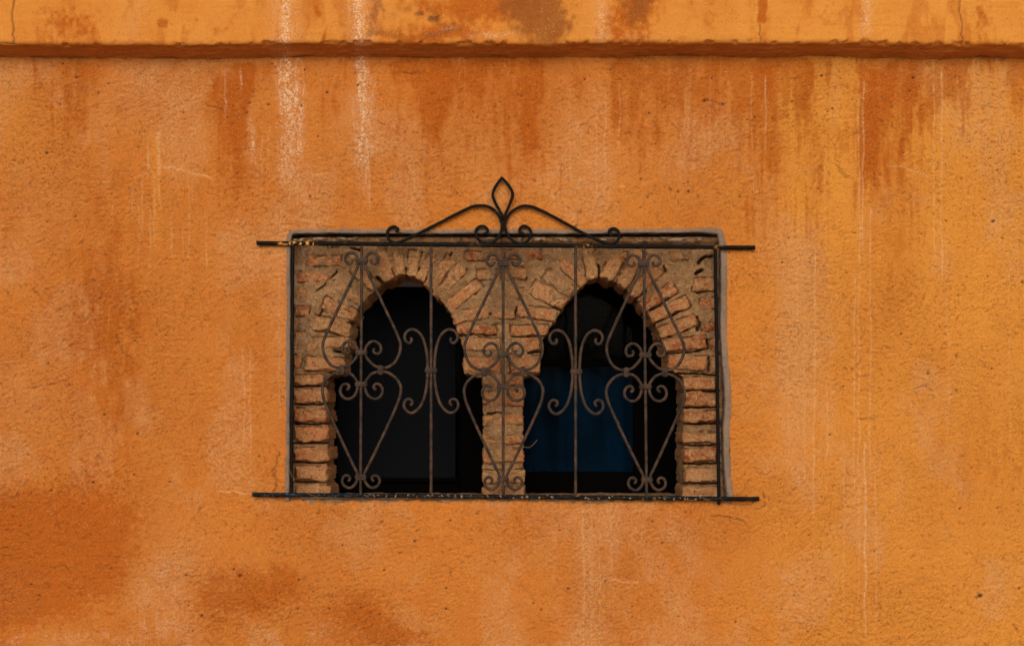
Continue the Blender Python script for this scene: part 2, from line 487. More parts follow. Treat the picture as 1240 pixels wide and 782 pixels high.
    for k, (x, y0, y1, w, a) in enumerate(drips):
        D = np.maximum(D, (.98 if y0 < 600 else .7) * a * streak(px, py, x, y0, y1, w * .62 + .28, 2.2, 200 + k, .2) * (.35 + .9 * vn(py / 7, py * 0 + k, 33)))
    for pts, a in (([(195, 202), (222, 207), (255, 216)], .55), ([(710, 703), (733, 701), (772, 705)], .5), ([(1075, 200), (1100, 205), (1122, 213)], .45), ([(263, 596), (285, 594), (303, 598)], .5), ([(160, 214), (185, 208)], .3)):
        D = np.maximum(D, a * np.exp(-(segdist(px, py + (fbm(px / 8, py * 0, 3, 5) - .5) * 5, pts) / 1.3) ** 2))
    drip = np.clip(D, 0, .9)
    return stain, lime, worn, yel, drip


CRACKS = [([(704, 252), (700, 262), (701, 270), (697, 277)], .6), ([(338, 548), (336, 560), (331, 572), (335, 585), (332, 598)], 2.2), ([(885, 588), (886, 600)], 1.6),
          ([(30, 470), (70, 464), (86, 457)], .8), ([(85, 420), (96, 414)], .8), ([(140, 405), (150, 428), (160, 434)], .5), ([(250, 128), (262, 131), (271, 134)], .9),
          ([(480, 88), (500, 89), (515, 86)], .9), ([(852, 120), (866, 124), (878, 128)], .8), ([(872, 608), (905, 612), (918, 603)], .9), ([(860, 624), (895, 628), (903, 633)], .9), ([(1105, 470), (1122, 466), (1130, 474)], .7),
          ([(1226, 755), (1232, 765)], 1.0), ([(925, 598), (927, 612), (915, 616)], .7), ([(232, 632), (243, 615)], .6), ([(65, 688), (78, 684), (82, 690)], 1.0), ([(1040, 508), (1060, 505)], .8)]
PITS = [(58, 440, 2.2), (112, 584, 2.4), (126, 502, 2.2), (166, 525, 2.4), (205, 583, 2), (100, 610, 1.6), (162, 575, 1.8), (62, 594, 2), (225, 696, 2.4), (228, 733, 1.8), (244, 745, 3), (290, 697, 3), (362, 702, 1.8), (379, 716, 1.6), (386, 621, 2),
        (335, 641, 1.6), (462, 632, 2.2), (502, 655, 2.6), (540, 712, 2), (545, 630, 1.8), (465, 690, 1.8), (540, 737, 2.2), (678, 642, 1.6), (688, 712, 2), (790, 631, 2), (646, 730, 2.2), (655, 738, 1.6), (822, 746, 1.8), (733, 703, 2.2), (947, 737, 1.8),
        (992, 768, 2.2), (980, 648, 1.8), (1012, 672, 1.6), (1187, 721, 4.2), (1183, 723, 2), (1234, 712, 2), (962, 721, 1.6), (995, 92, 2.6), (1106, 94, 2.6), (1102, 110, 2), (914, 142, 2.2), (786, 137, 2.2), (1203, 268, 3), (1202, 285, 1.6), (1214, 288, 2),
        (776, 217, 2), (794, 225, 1.8), (812, 229, 2), (821, 232, 2.4), (834, 232, 2.6), (396, 112, 2.6), (385, 165, 2), (365, 128, 2), (56, 185, 2.8), (115, 340, 1.4), (640, 152, 2), (708, 96, 2), (853, 122, 2.2), (875, 126, 2.2), (325, 127, 2.2), (905, 145, 1.8), (1124, 452, 2.2), (1201, 446, 2)]


def build_wall():
    d = 0.0030
    core = np.arange(-1.86, 1.8601, d)
    ext = 1.86 + np.cumsum(np.geomspace(.01, .45, 34)); xs = np.concatenate([-ext[::-1], core, ext])
    ztop = 0.826
    zc = np.arange(-1.12, ztop, d)
    lo = np.geomspace(.01, .12, 15); lo = -1.12 - np.cumsum(lo * ((-1.12 - GROUND + .05) / lo.sum()))
    hi = ztop + np.cumsum(np.geomspace(.01, .4, 30))
    zs = np.concatenate([lo[::-1], zc, hi])
    X, Z = np.meshgrid(xs, zs)
    px, py = proj(X, 0 * X, Z)
    pxl, pyl = X / .0025 + 620, 391 - Z / .0025        # plain wall units for noise
    # relief: negative y is towards the street
    swirl = (fbm(pxl / 70, pyl / 70, 3, 31) - .5) * 60
    strokes = fbm((pxl + swirl * .5) / 3.1, (pyl + swirl * .4 + .3 * pxl) / 2.4, 3, 32)
    coarse = fbm(pxl / 120, pyl / 120, 4, 33)
    lumps = fbm(pxl / 14, pyl / 14, 3, 36)
    grain = vn(pxl / 1.9, pyl / 1.7, 34)
    rough = .62 + .42 * sstep(.35, .65, fbm(pxl / 90, pyl / 90, 4, 35))
    h = (strokes - .5) * .0058 * rough + (grain - .5) * .0030 * rough + (coarse - .5) * .010 + (lumps - .5) * .0022
    # short strokes torn by the float, their direction changing over the wall
    tears = np.zeros(px.shape); sweep = np.zeros(px.shape)
    for q, ang in enumerate((.1, .75, 1.5, 2.3, 2.8)):
        ca, sa = math.cos(ang), math.sin(ang)
        uu, vv = pxl * ca + pyl * sa + swirl * .35, -pxl * sa + pyl * ca + swirl * .2
        wgt = sstep(.42, .60, fbm(pxl / 75, pyl / 75, 3, 140 + q))
        f = vn(uu / 4.2, vv / 1.4, 150 + q)
        tears = np.maximum(tears, wgt * sstep(.855, .93, f))
        sweep = sweep + wgt * (fbm(uu / 9.0, vv / 2.4, 2, 160 + q) - .5)
    h = h + sweep * .0030 - tears * .0030
    p1 = vn((pxl + swirl) / 2.1, (pyl + swirl) / 1.7, 41)
    dens = .85 + .10 * fbm(pxl / 60, pyl / 60, 3, 43) - .05 * blob(px, py, 1180, 260, 160, 180) - .035 * blob(px, py, 60, 420, 120, 160) - .03 * blob(px, py, 420, 170, 260, 90)
    pit = sstep(0, .10, p1 - dens)
    h = h - pit * .0036
    dirt_shade = np.maximum(pit * .45, tears * .24)  # pits and tears painted dark, standing in for the shade inside them
    rp = random.Random(5)
    extra = [(rp.uniform(-120, 1360), rp.uniform(75, 860), rp.choice((1.1, 1.3, 1.3, 1.6, 1.9))) for _ in range(330)]
    for (cx, cy, r) in PITS + extra:
        m = (np.abs(px - cx) < 12) & (np.abs(py - cy) < 12)
        b = np.exp(-(np.hypot(px[m] - cx, (py[m] - cy) * 1.25) / (r * .80)) ** 2)
        h[m] -= .006 * b
        dirt_shade[m] = np.maximum(dirt_shade[m], sstep(.28, .7, b) * .9)
    for pts, w in CRACKS:
        a = np.array(pts); m = (px > a[:, 0].min() - 12) & (px < a[:, 0].max() + 12) & (py > a[:, 1].min() - 12) & (py < a[:, 1].max() + 12)
        j = (fbm(px[m] / 5, py[m] / 5, 2, 47) - .5) * 6
        b = np.exp(-(segdist(px[m] + j, py[m] + j * .6, pts) / (.55 * w + .3)) ** 2)
        h[m] -= .005 * b
        dirt_shade[m] = np.maximum(dirt_shade[m], b * .42)  # cracks darkened in colour too, grime and shade together
    # opening: slightly splayed, ragged along its foot
    rag = (fbm(pxl / 9, pyl * 0, 4, 51) - .5) * 9
    xl = 349 + (346.5 - 349) * (py - 280) / 323 + (fbm(pyl / 12, pxl * 0 + 3, 3, 52) - .5) * 2
    xr = 874 + (885 - 874) * (py - 280) / 323 + (fbm(pyl / 14, pxl * 0 + 9, 3, 53) - .5) * 3
    hole = (px > xl) & (px < xr) & (py > 280.5) & (py < 607 + rag)
    # ragged broken plaster edge: thin the coat towards the foot of the opening
    near = np.exp(-np.clip(py - 606 - rag, 0, 99) / 4) * (px > 320) & (px < 912) if False else np.exp(-np.clip(py - 606 - rag, 0, 99) / 3.5) * ((px > 330) & (px < 905) & (py > 600))
    h = h - near * .004
    stain, lime, worn, yel, drip = stain_fields(px, py)
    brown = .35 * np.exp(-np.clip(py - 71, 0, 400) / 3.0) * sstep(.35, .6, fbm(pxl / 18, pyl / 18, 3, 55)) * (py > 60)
    h = h + lime * .0008 + drip * .0008
    V = np.stack([X, -h, Z], -1).reshape(-1, 3)
    keep = ~hole[:-1, :-1]
    F, idx = grid_faces(*X.shape, keep)
    E = rim_edges(keep, idx)
    at = dict(stain=stain, lime=lime, worn=worn, pale_yellow=yel, drip=drip, dirt_shade=dirt_shade, brown=np.clip(brown, 0, .5), coarse=np.clip(.56 + .26 * rough, 0, 1))
    V, F = add_skirt(V, F, E, [.02, .06], 0, at)
    return mesh_np('house_facade', V, F, M_PL, None, True, at)


wall = build_wall()
wall['label'] = 'weathered orange plastered house wall stained by rain runs'
wall['category'] = 'facade'

Z_LEDGE = P(620, 70, 0).z
LEDGE_OUT = 0.085
LEDGE_RISE = 0.020                     # the underside is splayed: it rises towards its front edge


def build_ledge():
    d = 0.0033
    core = np.arange(-1.86, 1.8601, d)
    ext = 1.86 + np.cumsum(np.geomspace(.01, .45, 34)); xs = np.concatenate([-ext[::-1], core, ext])
    # profile: from the wall out along the underside, round the arris, up the face, back over the top
    us = np.linspace(0.01, -LEDGE_OUT + .013, 34)
    prof = [(y, LEDGE_RISE * min(1, max(0, -y / (LEDGE_OUT - .013)))) for y in us]
    for a in np.linspace(0, math.pi / 2, 6)[1:]:
        prof.append((-LEDGE_OUT + .013 - .013 * math.sin(a), LEDGE_RISE + .013 - .013 * math.cos(a)))
    for z in np.arange(LEDGE_RISE + .016, .25, d):
        prof.append((-LEDGE_OUT, z))
    prof += [(-LEDGE_OUT, z) for z in (.3, .36, .42)] + [(-LEDGE_OUT + .01, .43), (-.06, .44), (.01, .45)]
    prof = np.array(prof); n = len(prof)
    X = np.repeat(xs[None, :], n, 0)
    Y = np.repeat(prof[:, :1], len(xs), 1); Z = Z_LEDGE + np.repeat(prof[:, 1:], len(xs), 1)
    s = np.concatenate([[0], np.cumsum(np.hypot(*np.diff(prof, axis=0).T))])[:, None] / .0025
    u = X / .0025
    wav = (fbm(u / 130, s * 0, 3, 61) - .5) * .013 + (fbm(u / 14, s * 0, 3, 73) - .5) * .0035
    face = (prof[:, 0] < -LEDGE_OUT + .010)[:, None]
    rel = (fbm(u / 40, s / 40, 4, 62) - .5) * .007 + (fbm(u / 6, s / 5, 4, 63) - .5) * .0030 + (fbm(u / 30, s / 3, 3, 74) - .5) * .002
    under = ~face
    chips = sstep(.56, .70, fbm(u / 9, s / 9, 3, 64)) * np.exp(-((s - 37) / 4) ** 2)
    Y = Y + np.where(face, rel - .002, 0) + chips * .005
    Z = Z + wav * (Z < Z_LEDGE + .3) * 1.0 + np.where(under, rel * 1.6, 0) + chips * .004
    Z = np.where(under & (Y > -.03), Z + 0, Z)
    px, py = proj(X, Y, Z)
    px = np.where(np.abs(X) > 2.5, u + 620, px)
    w1 = px + (fbm(px / 30, py / 30, 4, 65) - .5) * 26; w2 = py + (fbm(px / 26, py / 26, 4, 66) - .5) * 20
    br = fbm(px / 20, py / 40, 5, 67)
    f = face * 1.0
    stain = np.clip((.9 * blob(w1, w2, 197, 28, 7, 7) + .9 * blob(w1, w2, 380, 17, 6, 8) + .9 * blob(w1, w2, 393, 45, 3, 9) + .35 * blob(w1, w2, 265, 36, 14, 8) + .3 * blob(w1, w2, 285, 20, 12, 25)
                     + .8 * blob(w1, w2, 580, 8, 90, 20) + .7 * blob(w1, w2, 530, 42, 70, 12) + .7 * blob(w1, w2, 765, 25, 28, 40) + .3 * blob(w1, w2, 60, 10, 30, 40) + .25 * blob(w1, w2, 110, 30, 40, 40) + .5 * blob(w1, w2, 1190, 20, 12, 30)
                     + .95 * streak(px, py, 923, -10, 29, 5, 1, 300, .1) + .3 * blob(w1, w2, 860, 10, 12, 40) + .2 * blob(w1, w2, 1000, 20, 60, 20)) * (.5 + 1.1 * br), 0, 1.2)
    gr = fbm(px / 4.5, py / 5, 4, 76)
    stain = .9 * sstep(.15, .75, stain + .75 * (gr - .5) * sstep(.03, .25, stain)) * f
    stain = np.clip(stain + .5 * sstep(.52, .68, fbm(px / 16, py / 45, 5, 75)) * f * (.4 + gr), 0, .92)
    brown = np.clip((.85 * blob(w1, w2, 655, 22, 38, 34) + .55 * blob(w1, w2, 770, 12, 22, 35) + .5 * blob(w1, w2, 455, 20, 14, 34) + .55 * blob(w1, w2, 520, 40, 60, 9) + .5 * blob(w1, w2, 620, 5, 50, 12)) * (.3 + 1.5 * br), 0, 1.2)
    brown = .85 * sstep(.22, .68, brown + .7 * (fbm(px / 5, py / 7, 5, 77) - .5) * sstep(.05, .3, brown)) * f
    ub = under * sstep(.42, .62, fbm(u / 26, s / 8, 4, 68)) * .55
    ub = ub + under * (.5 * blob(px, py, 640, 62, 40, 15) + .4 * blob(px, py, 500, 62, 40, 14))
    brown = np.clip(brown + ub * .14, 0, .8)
    lime = np.clip((1.1 * streak(px, py, 347, -80, 140, 4, 3, 91, .1) + 1.0 * streak(px, py, 433, -80, 130, 4, 3, 95, .1) + .35 * streak(px, py, 345, -80, 80, 17, 3, 94, .1) + .4 * streak(px, py, 436, -80, 80, 15, 3, 97, .1)
                    + .45 * streak(px, py, 729, -20, 60, 8, 4, 301) + .5 * streak(px, py, 1048, -20, 55, 7, 3, 302, .4) + .5 * blob(w1, w2, 600, 40, 25, 4) + .4 * blob(w1, w2, 540, 38, 12, 3)) * (.1 + 1.7 * (.5 * fbm(px / 3.2, py / 40, 4, 69) + .5 * fbm(px / 6, py / 12, 4, 78))), 0, .95) * np.where(face, 1, .35)
    dirt_shade = np.clip(.7 * sstep(.5, .62, fbm(px / 9, py / 6, 4, 70)) * blob(w1, w2, 528, 18, 34, 9), 0, .6) * f
    for pts, w in (([(14, -20), (17, 0), (15, 18), (17, 36), (15, 53)], 1.0), ([(1163, -20), (1162, 10), (1166, 30), (1164, 53)], .6), ([(0, 52), (18, 53)], .8), ([(921, 30), (920, 53)], .4)):
        b = np.exp(-(segdist(px + (fbm(py / 6, px * 0, 3, 71) - .5) * 5, py, pts) / (.6 * w + .35)) ** 2)
        dirt_shade = np.maximum(dirt_shade, .75 * b); Y = Y + .004 * b * f
    back = under * np.exp(-np.clip(Y + .0, -1, 0) ** 2 / .012 ** 2) * sstep(.45, .62, fbm(u / 14, s * 0 + 4, 4, 72)) * .4  # patchy darker colour where the underside meets the wall
    dirt_shade = np.maximum(dirt_shade, back * (s < 40))
    worn = np.clip(.4 * blob(w1, w2, 160, 25, 14, 40) + .35 * blob(w1, w2, 760, 45, 40, 8) + .3 * (br - .3), 0, .7) * f
    yel = np.clip(.45 + .5 * (br - .4) + .2 * sstep(800, 1000, px), 0, .9) * f
    V = np.stack([X, Y, Z], -1).reshape(-1, 3)
    F, _ = grid_faces(n, len(xs))
    at = dict(stain=stain, lime=lime, worn=worn, pale_yellow=yel, drip=np.zeros_like(px), dirt_shade=dirt_shade, brown=brown, coarse=np.where(face, .45, .7) + 0 * px)
    o = mesh_np('ledge', V, F, M_PL, wall, True, at)
    o['label'] = 'projecting plaster ledge with stained face and shaded underside'


build_ledge()


def build_surround():
    path = [(346.5, 606), (347, 540), (347.6, 460), (348, 380), (348, 330), (348, 292), (348.4, 286), (350, 282), (353.5, 279.6), (360, 279), (420, 278.6), (520, 279), (620, 279), (720, 279), (820, 278), (866, 277.5), (872.5, 278.2),
            (875, 281), (877.5, 292), (879, 304), (879.5, 340), (879, 400), (881, 440), (884, 470), (884.5, 490), (882.5, 510), (882, 545), (884, 575), (886.5, 598), (887, 606)]
    pts = [np.array(P(x, y, 0)) for x, y in path]
    dense = []
    for a, b in zip(pts[:-1], pts[1:]):
        k = max(2, int(np.linalg.norm(b - a) / .004))
        for i in range(k):
            dense.append(a + (b - a) * i / k)
    dense.append(pts[-1]); Q = np.array(dense)
    for _ in range(3):
        Q[1:-1] = .5 * Q[1:-1] + .25 * (Q[:-2] + Q[2:])
    T = np.gradient(Q, axis=0); T /= np.linalg.norm(T, axis=1)[:, None]
    N = np.stack([T[:, 2], 0 * T[:, 0], -T[:, 0]], -1)          # inward (to the right of an upward walk)
    side = sstep(.55, .64, Q[:, 0])
    left = sstep(-.6, -.66, -Q[:, 0] * -1)
    prof = [(-.006, .006), (-.003, -.002), (.000, -.003), (.005, -.0032), (.0095, -.003), (.0115, -.0022), (.0122, .001), (.0128, .008), (.0135, .018), (.0155, .03), (.0155, .045), (.015, .055), (.015, .065), (.014, .08)]
    L = np.cumsum(np.linalg.norm(np.gradient(Q, axis=0), axis=1)) / .0025
    R, C = [], []
    for k, (s, y) in enumerate(prof):
        nz = (fbm(L / 14, L * 0 + k * .35, 4, 81) - .5)
        nz2 = (fbm(L / 5, L * 0 + k * .5, 3, 82) - .5)
        w = .78 + side * (.55 if 0 < s else .1)
        a = s * w + nz * .0050 + nz2 * .0026
        yy = y + nz2 * .0034 + 0 * L
        if y > .02:                                            # rough masonry inside the cement edge
            a = a - .004 - (sstep(.52, .66, fbm(L / 6, L * 0 + k, 3, 83))) * .012 + nz2 * .006
            yy = yy + nz2 * .006
        ch = sstep(.53, .62, fbm(L / 7, L * 0 + k * .6, 3, 83)) * (1.0 if y > .015 else 0) * .7  # dark holes of the rough reveal, their shadow painted into the colour
        R.append(Q + N * a[:, None] + np.array([0, 1, 0]) * yy[:, None]); C.append(ch)
    V = np.array(R); n, m = V.shape[:2]
    F, _ = grid_faces(n, m)
    o = mesh_np('cement_surround', V.reshape(-1, 3), F, M_CE, wall, True, dict(hole_shade=np.array(C)))
    o['label'] = 'narrow grey cement edging around the window recess'


build_surround()

# ------------------------------------------------------------------ brick wall with two pointed arches
YB = 0.055          # depth of the brick face behind the plaster
THICK = 0.20
OPEN_L = [(396, 612), (396, 456), (415, 452), (417, 440), (420, 424), (424, 408), (425, 392), (433, 377), (438, 367), (450, 356), (467, 343), (479, 335), (490, 329), (502, 335), (511, 343), (520, 351), (530, 361), (542, 376),
          (551, 393), (555, 406), (559, 420), (561, 434), (561, 452), (583, 457), (584, 478), (584, 612)]
OPEN_R = [(634, 612), (633, 504), (634, 457), (654, 452), (654, 430), (657, 412), (665, 399), (673, 387), (682, 373), (691, 362), (705, 347), (715, 338), (725, 331), (737, 340), (750, 346), (760, 353), (769, 363), (781, 377), (791, 390), (799, 408),
          (806, 426), (810, 447), (827, 456), (827, 520), (826, 612)]

RED, ORA, TAN, PNK = (0.40, 0.090, 0.028), (0.52, 0.185, 0.064), (0.52, 0.265, 0.112), (0.54, 0.215, 0.088)
# straight bricks: x0, x1, y0, y1, colour, proud (mm), deep
STRAIGHT = [
    # left jamb
    (356, 395, 453.5, 466, ORA, 3, 1), (356, 397, 472, 488, PNK, 5, 1), (356, 398, 495, 511.5, RED, 4, 1), (356, 397, 517, 534.5, ORA, 5, 1), (356, 399, 543, 558.5, ORA, 6, 1), (356, 398, 564, 582, PNK, 5, 1), (357, 401, 588, 604, TAN, 4, 1),
    # right jamb
    (827, 868, 456, 472, ORA, 4, 1), (829, 869, 475, 491.5, RED, 4, 1), (828, 869, 498, 511.5, RED, 6, 1), (827, 870, 524, 537, PNK, 5, 1), (828, 870, 543, 560, RED, 5, 1), (830, 870, 567, 584, TAN, 4, 1), (826, 871, 588, 604, TAN, 5, 1),
    # pillar, two headers to a course
    (584, 608, 453.5, 468, PNK, 0, 1), (611, 634, 453, 467, RED, 0, 1), (584.5, 634, 471, 491, ORA, 1, 1), (584, 633, 502, 515.5, ORA, 0, 1), (584.5, 606, 527, 538, PNK, 1, 1), (609, 633.5, 526, 538, RED, 1, 1), (585, 634, 544.5, 561, ORA, 1, 1),
    (584, 635, 569, 585, TAN, 0, 1), (584.5, 608, 589, 605, ORA, 1, 1), (611, 635, 589, 605, TAN, 0, 1),
    # spandrel between the arches
    (559, 596, 286, 295, RED, 0, 0), (563, 607, 305, 316.5, RED, 0, 0), (611, 656, 303, 314.5, RED, -1, 0), (606, 655, 286.5, 296.5, RED, -1, 0), (578, 607, 327, 340, ORA, 0, 0), (611, 638, 324, 338, ORA, 0, 0), (594, 634, 349, 363, ORA, 0, 0),
    (596, 624, 372, 386, PNK, -1, 0), (603, 617, 394, 404, TAN, -1, 0),
    (553.5, 601, 393, 405, RED, 2, 1), (560, 606, 409, 424, TAN, 0, 1), (560.5, 606, 433, 451.5, ORA, 2, 1), (619, 664, 393.5, 406.5, ORA, 2, 1), (621, 655.5, 409, 425, ORA, 1, 1), (617, 654.5, 429.5, 451.5, PNK, 2, 1),
    # upper left field
    (372, 415, 309.5, 322, RED, 0, 0), (360, 401, 329, 342, RED, 0, 0), (358, 376, 349, 359, RED, -1, 0), (356, 375, 371, 383.5, RED, 1, 0), (396, 430, 288, 299, RED, -2, 0), (357, 372, 402, 414, TAN, -1, 0), (356, 364, 430, 446, ORA, -1, 0),
    # upper right field
    (839, 866, 336, 352, PNK, 0, 0), (848, 867, 361, 375, RED, -1, 0), (850, 868, 391, 401, RED, -1, 0), (860, 869, 411, 422, RED, -1, 0), (861, 870, 433, 449, ORA, -1, 0), (812, 836, 305, 315, TAN, -2, 0), (690, 715, 287, 297, PNK, -1, 0), (745, 760, 305, 314, ORA, -1, 0),
]
# arch bricks: inner end, outer end, thickness, colour, proud
RADIAL = [
    # left arch
    (417, 441, 368, 441, 16, PNK, 2), (423, 415, 371, 416, 15, TAN, 0), (424, 400, 379, 390, 16, TAN, 3), (430, 383, 391, 366, 15, PNK, 4), (440, 366, 404, 340, 13, TAN, -1), (455, 350, 424, 319, 14, TAN, 0), (473, 339, 460, 305, 14, PNK, 1), (484, 334, 482, 304, 13, TAN, 1),
    (498, 334, 503, 304, 13, TAN, 1), (507, 339, 524, 310, 12, TAN, 0), (518, 349, 547, 312, 13, PNK, 1), (528, 360, 561, 322, 14, TAN, 0), (541, 373, 582, 342, 14, ORA, 1), (548, 386, 592, 377, 14, PNK, 2),
    # right arch
    (673, 382, 627, 376, 14, PNK, 2), (684, 368, 644, 347, 17, TAN, 3), (694, 355, 660, 331, 15, TAN, 1), (708, 344, 676, 313, 13, PNK, 1), (718, 337, 713, 301, 14, TAN, 3), (733, 338, 750, 310, 17, TAN, 4), (753, 347, 776, 303, 14, PNK, 2), (764, 358, 797, 324, 14, PNK, 3),
    (777, 372, 817, 348, 12.5, RED, 4), (788, 385, 834, 364, 14, PNK, 5), (798, 404, 844, 387, 14, PNK, 5), (804, 420, 855, 414, 14, RED, 4), (809, 439, 858, 440, 16, ORA, 3),
]


def brick_mesh(corners, y_front, depth, rnd):
    """corners TL, TR, BR, BL in px on the brick plane; a worn brick with broken arrises"""
    nu, nv, nw = 20, 8, 5
    c = [np.array(P(x, y, y_front)) for x, y in corners]
    lu = np.linalg.norm(c[1] - c[0]); lv = np.linalg.norm(c[3] - c[0])
    V, index, F = [], {}, []
    r = min(.0035, lv * .12)

    def vert(i, j, k):
        key = (i, j, k)
        if key in index:
            return index[key]
        u, v, w = i / nu, j / nv, (k / nw) ** 1.6
        # pull grid lines next to the borders closer so that the arris rounds off
        us = .5 + (u - .5) * (1.0); vs = .5 + (v - .5)
        q = c[0] * (1 - us) * (1 - vs) + c[1] * us * (1 - vs) + c[2] * us * vs + c[3] * (1 - us) * vs
        q = q + np.array([0, depth * w, 0])
        # rounding
        cen_u, cen_v = (c[1] - c[0]) / lu, (c[3] - c[0]) / lv
        e_u = (i == 0) - (i == nu); e_v = (j == 0) - (j == nv); e_w = (k == 0)
        n_e = abs(e_u) + abs(e_v) + e_w
        if n_e >= 2:
            f = r * (.45 if n_e == 2 else .75)
            q = q + cen_u * e_u * f + cen_v * e_v * f + np.array([0, f * e_w, 0])
        s = Vector((q[0] * 38 + rnd, q[1] * 38, q[2] * 38)); s2 = Vector((q[0] * 120, q[1] * 120 + rnd, q[2] * 120))
        d1 = mnoise.noise_vector(s); d2 = mnoise.noise_vector(s2)
        q = q + np.array(d1) * .0050 + np.array(d2) * .0042 + np.array(mnoise.noise_vector(s2 * 2.3)) * .0022
        if n_e >= 2:                                           # knocked corners
            ch = max(0, mnoise.noise(Vector((q[0] * 22, rnd, q[2] * 22))) - .12) * .022
            q = q + cen_u * e_u * ch + cen_v * e_v * ch + np.array([0, ch * e_w, 0])
        index[key] = len(V); V.append(q)
        return index[key]

    def quad(a, b, cc, d):
        F.append((vert(*a), vert(*b), vert(*cc), vert(*d)))
    for i in range(nu):
        for j in range(nv):
            quad((i, j + 1, 0), (i + 1, j + 1, 0), (i + 1, j, 0), (i, j, 0))
        for k in range(nw):
            quad((i, 0, k), (i + 1, 0, k), (i + 1, 0, k + 1), (i, 0, k + 1))
            quad((i, nv, k + 1), (i + 1, nv, k + 1), (i + 1, nv, k), (i, nv, k))
    for j in range(nv):
        for k in range(nw):
            quad((0, j, k + 1), (0, j + 1, k + 1), (0, j + 1, k), (0, j, k))
            quad((nu, j, k), (nu, j + 1, k), (nu, j + 1, k + 1), (nu, j, k + 1))
    return np.array(V), F


brick_wall = bpy.data.objects.new('brick_infill', None)
COL.objects.link(brick_wall)
brick_wall.location = P(610, 606, YB + .1)
brick_wall['label'] = 'rough brick infill wall with two pointed arches behind the iron grille'
brick_wall['category'] = 'brickwork'


def into(o, parent):
    o.parent = parent
    o.matrix_parent_inverse.identity()
    for v in o.data.vertices:
        v.co -= parent.location
    return o


FOOT = []          # brick outlines (px), for the joints


def add_brick(corners, col, proud, deep, k):
    jit = [(x + random.uniform(-.9, .9), y + random.uniform(-.8, .8)) for x, y in corners]
    yf = YB - proud * .001 + random.uniform(-.0015, .0015)
    V, F = brick_mesh(jit, yf, (THICK + random.uniform(-.012, .012)) if deep else .09, k * 7.31)
    V = V - np.array(brick_wall.location)
    o = mesh_np('brick', V, np.array(F), M_BR, brick_wall, True)
    f = random.uniform(.82, 1.15); g = random.uniform(.94, 1.08)
    o.color = (col[0] * f, col[1] * f * g, col[2] * f * g, 1)
    FOOT.append(jit)


kk = 0
for (x0, x1, y0, y1, col, pr, dp) in STRAIGHT:
    kk += 1; s = random.uniform(-.7, .7)
    add_brick([(x0, y0 + s), (x1, y0 - s), (x1, y1 - s), (x0, y1 + s)], col, pr, dp, kk)
for (xi, yi, xo, yo, t, col, pr) in RADIAL:
    kk += 1
    dx, dy = xo - xi, yo - yi; L = math.hypot(dx, dy); t += 1.6; nx, ny = -dy / L * t / 2, dx / L * t / 2
    w = 1.0
    a, b = (xi + nx * .93, yi + ny * .93), (xo + nx, yo + ny)
    c, d = (xo - nx, yo - ny), (xi - nx * .93, yi - ny * .93)
    q = [a, b, c, d]
    if (b[0] - a[0]) < 0:                 # keep TL, TR, BR, BL order seen from the street
        q = [c, d, a, b]
    add_brick(q, col, pr, 1, kk)


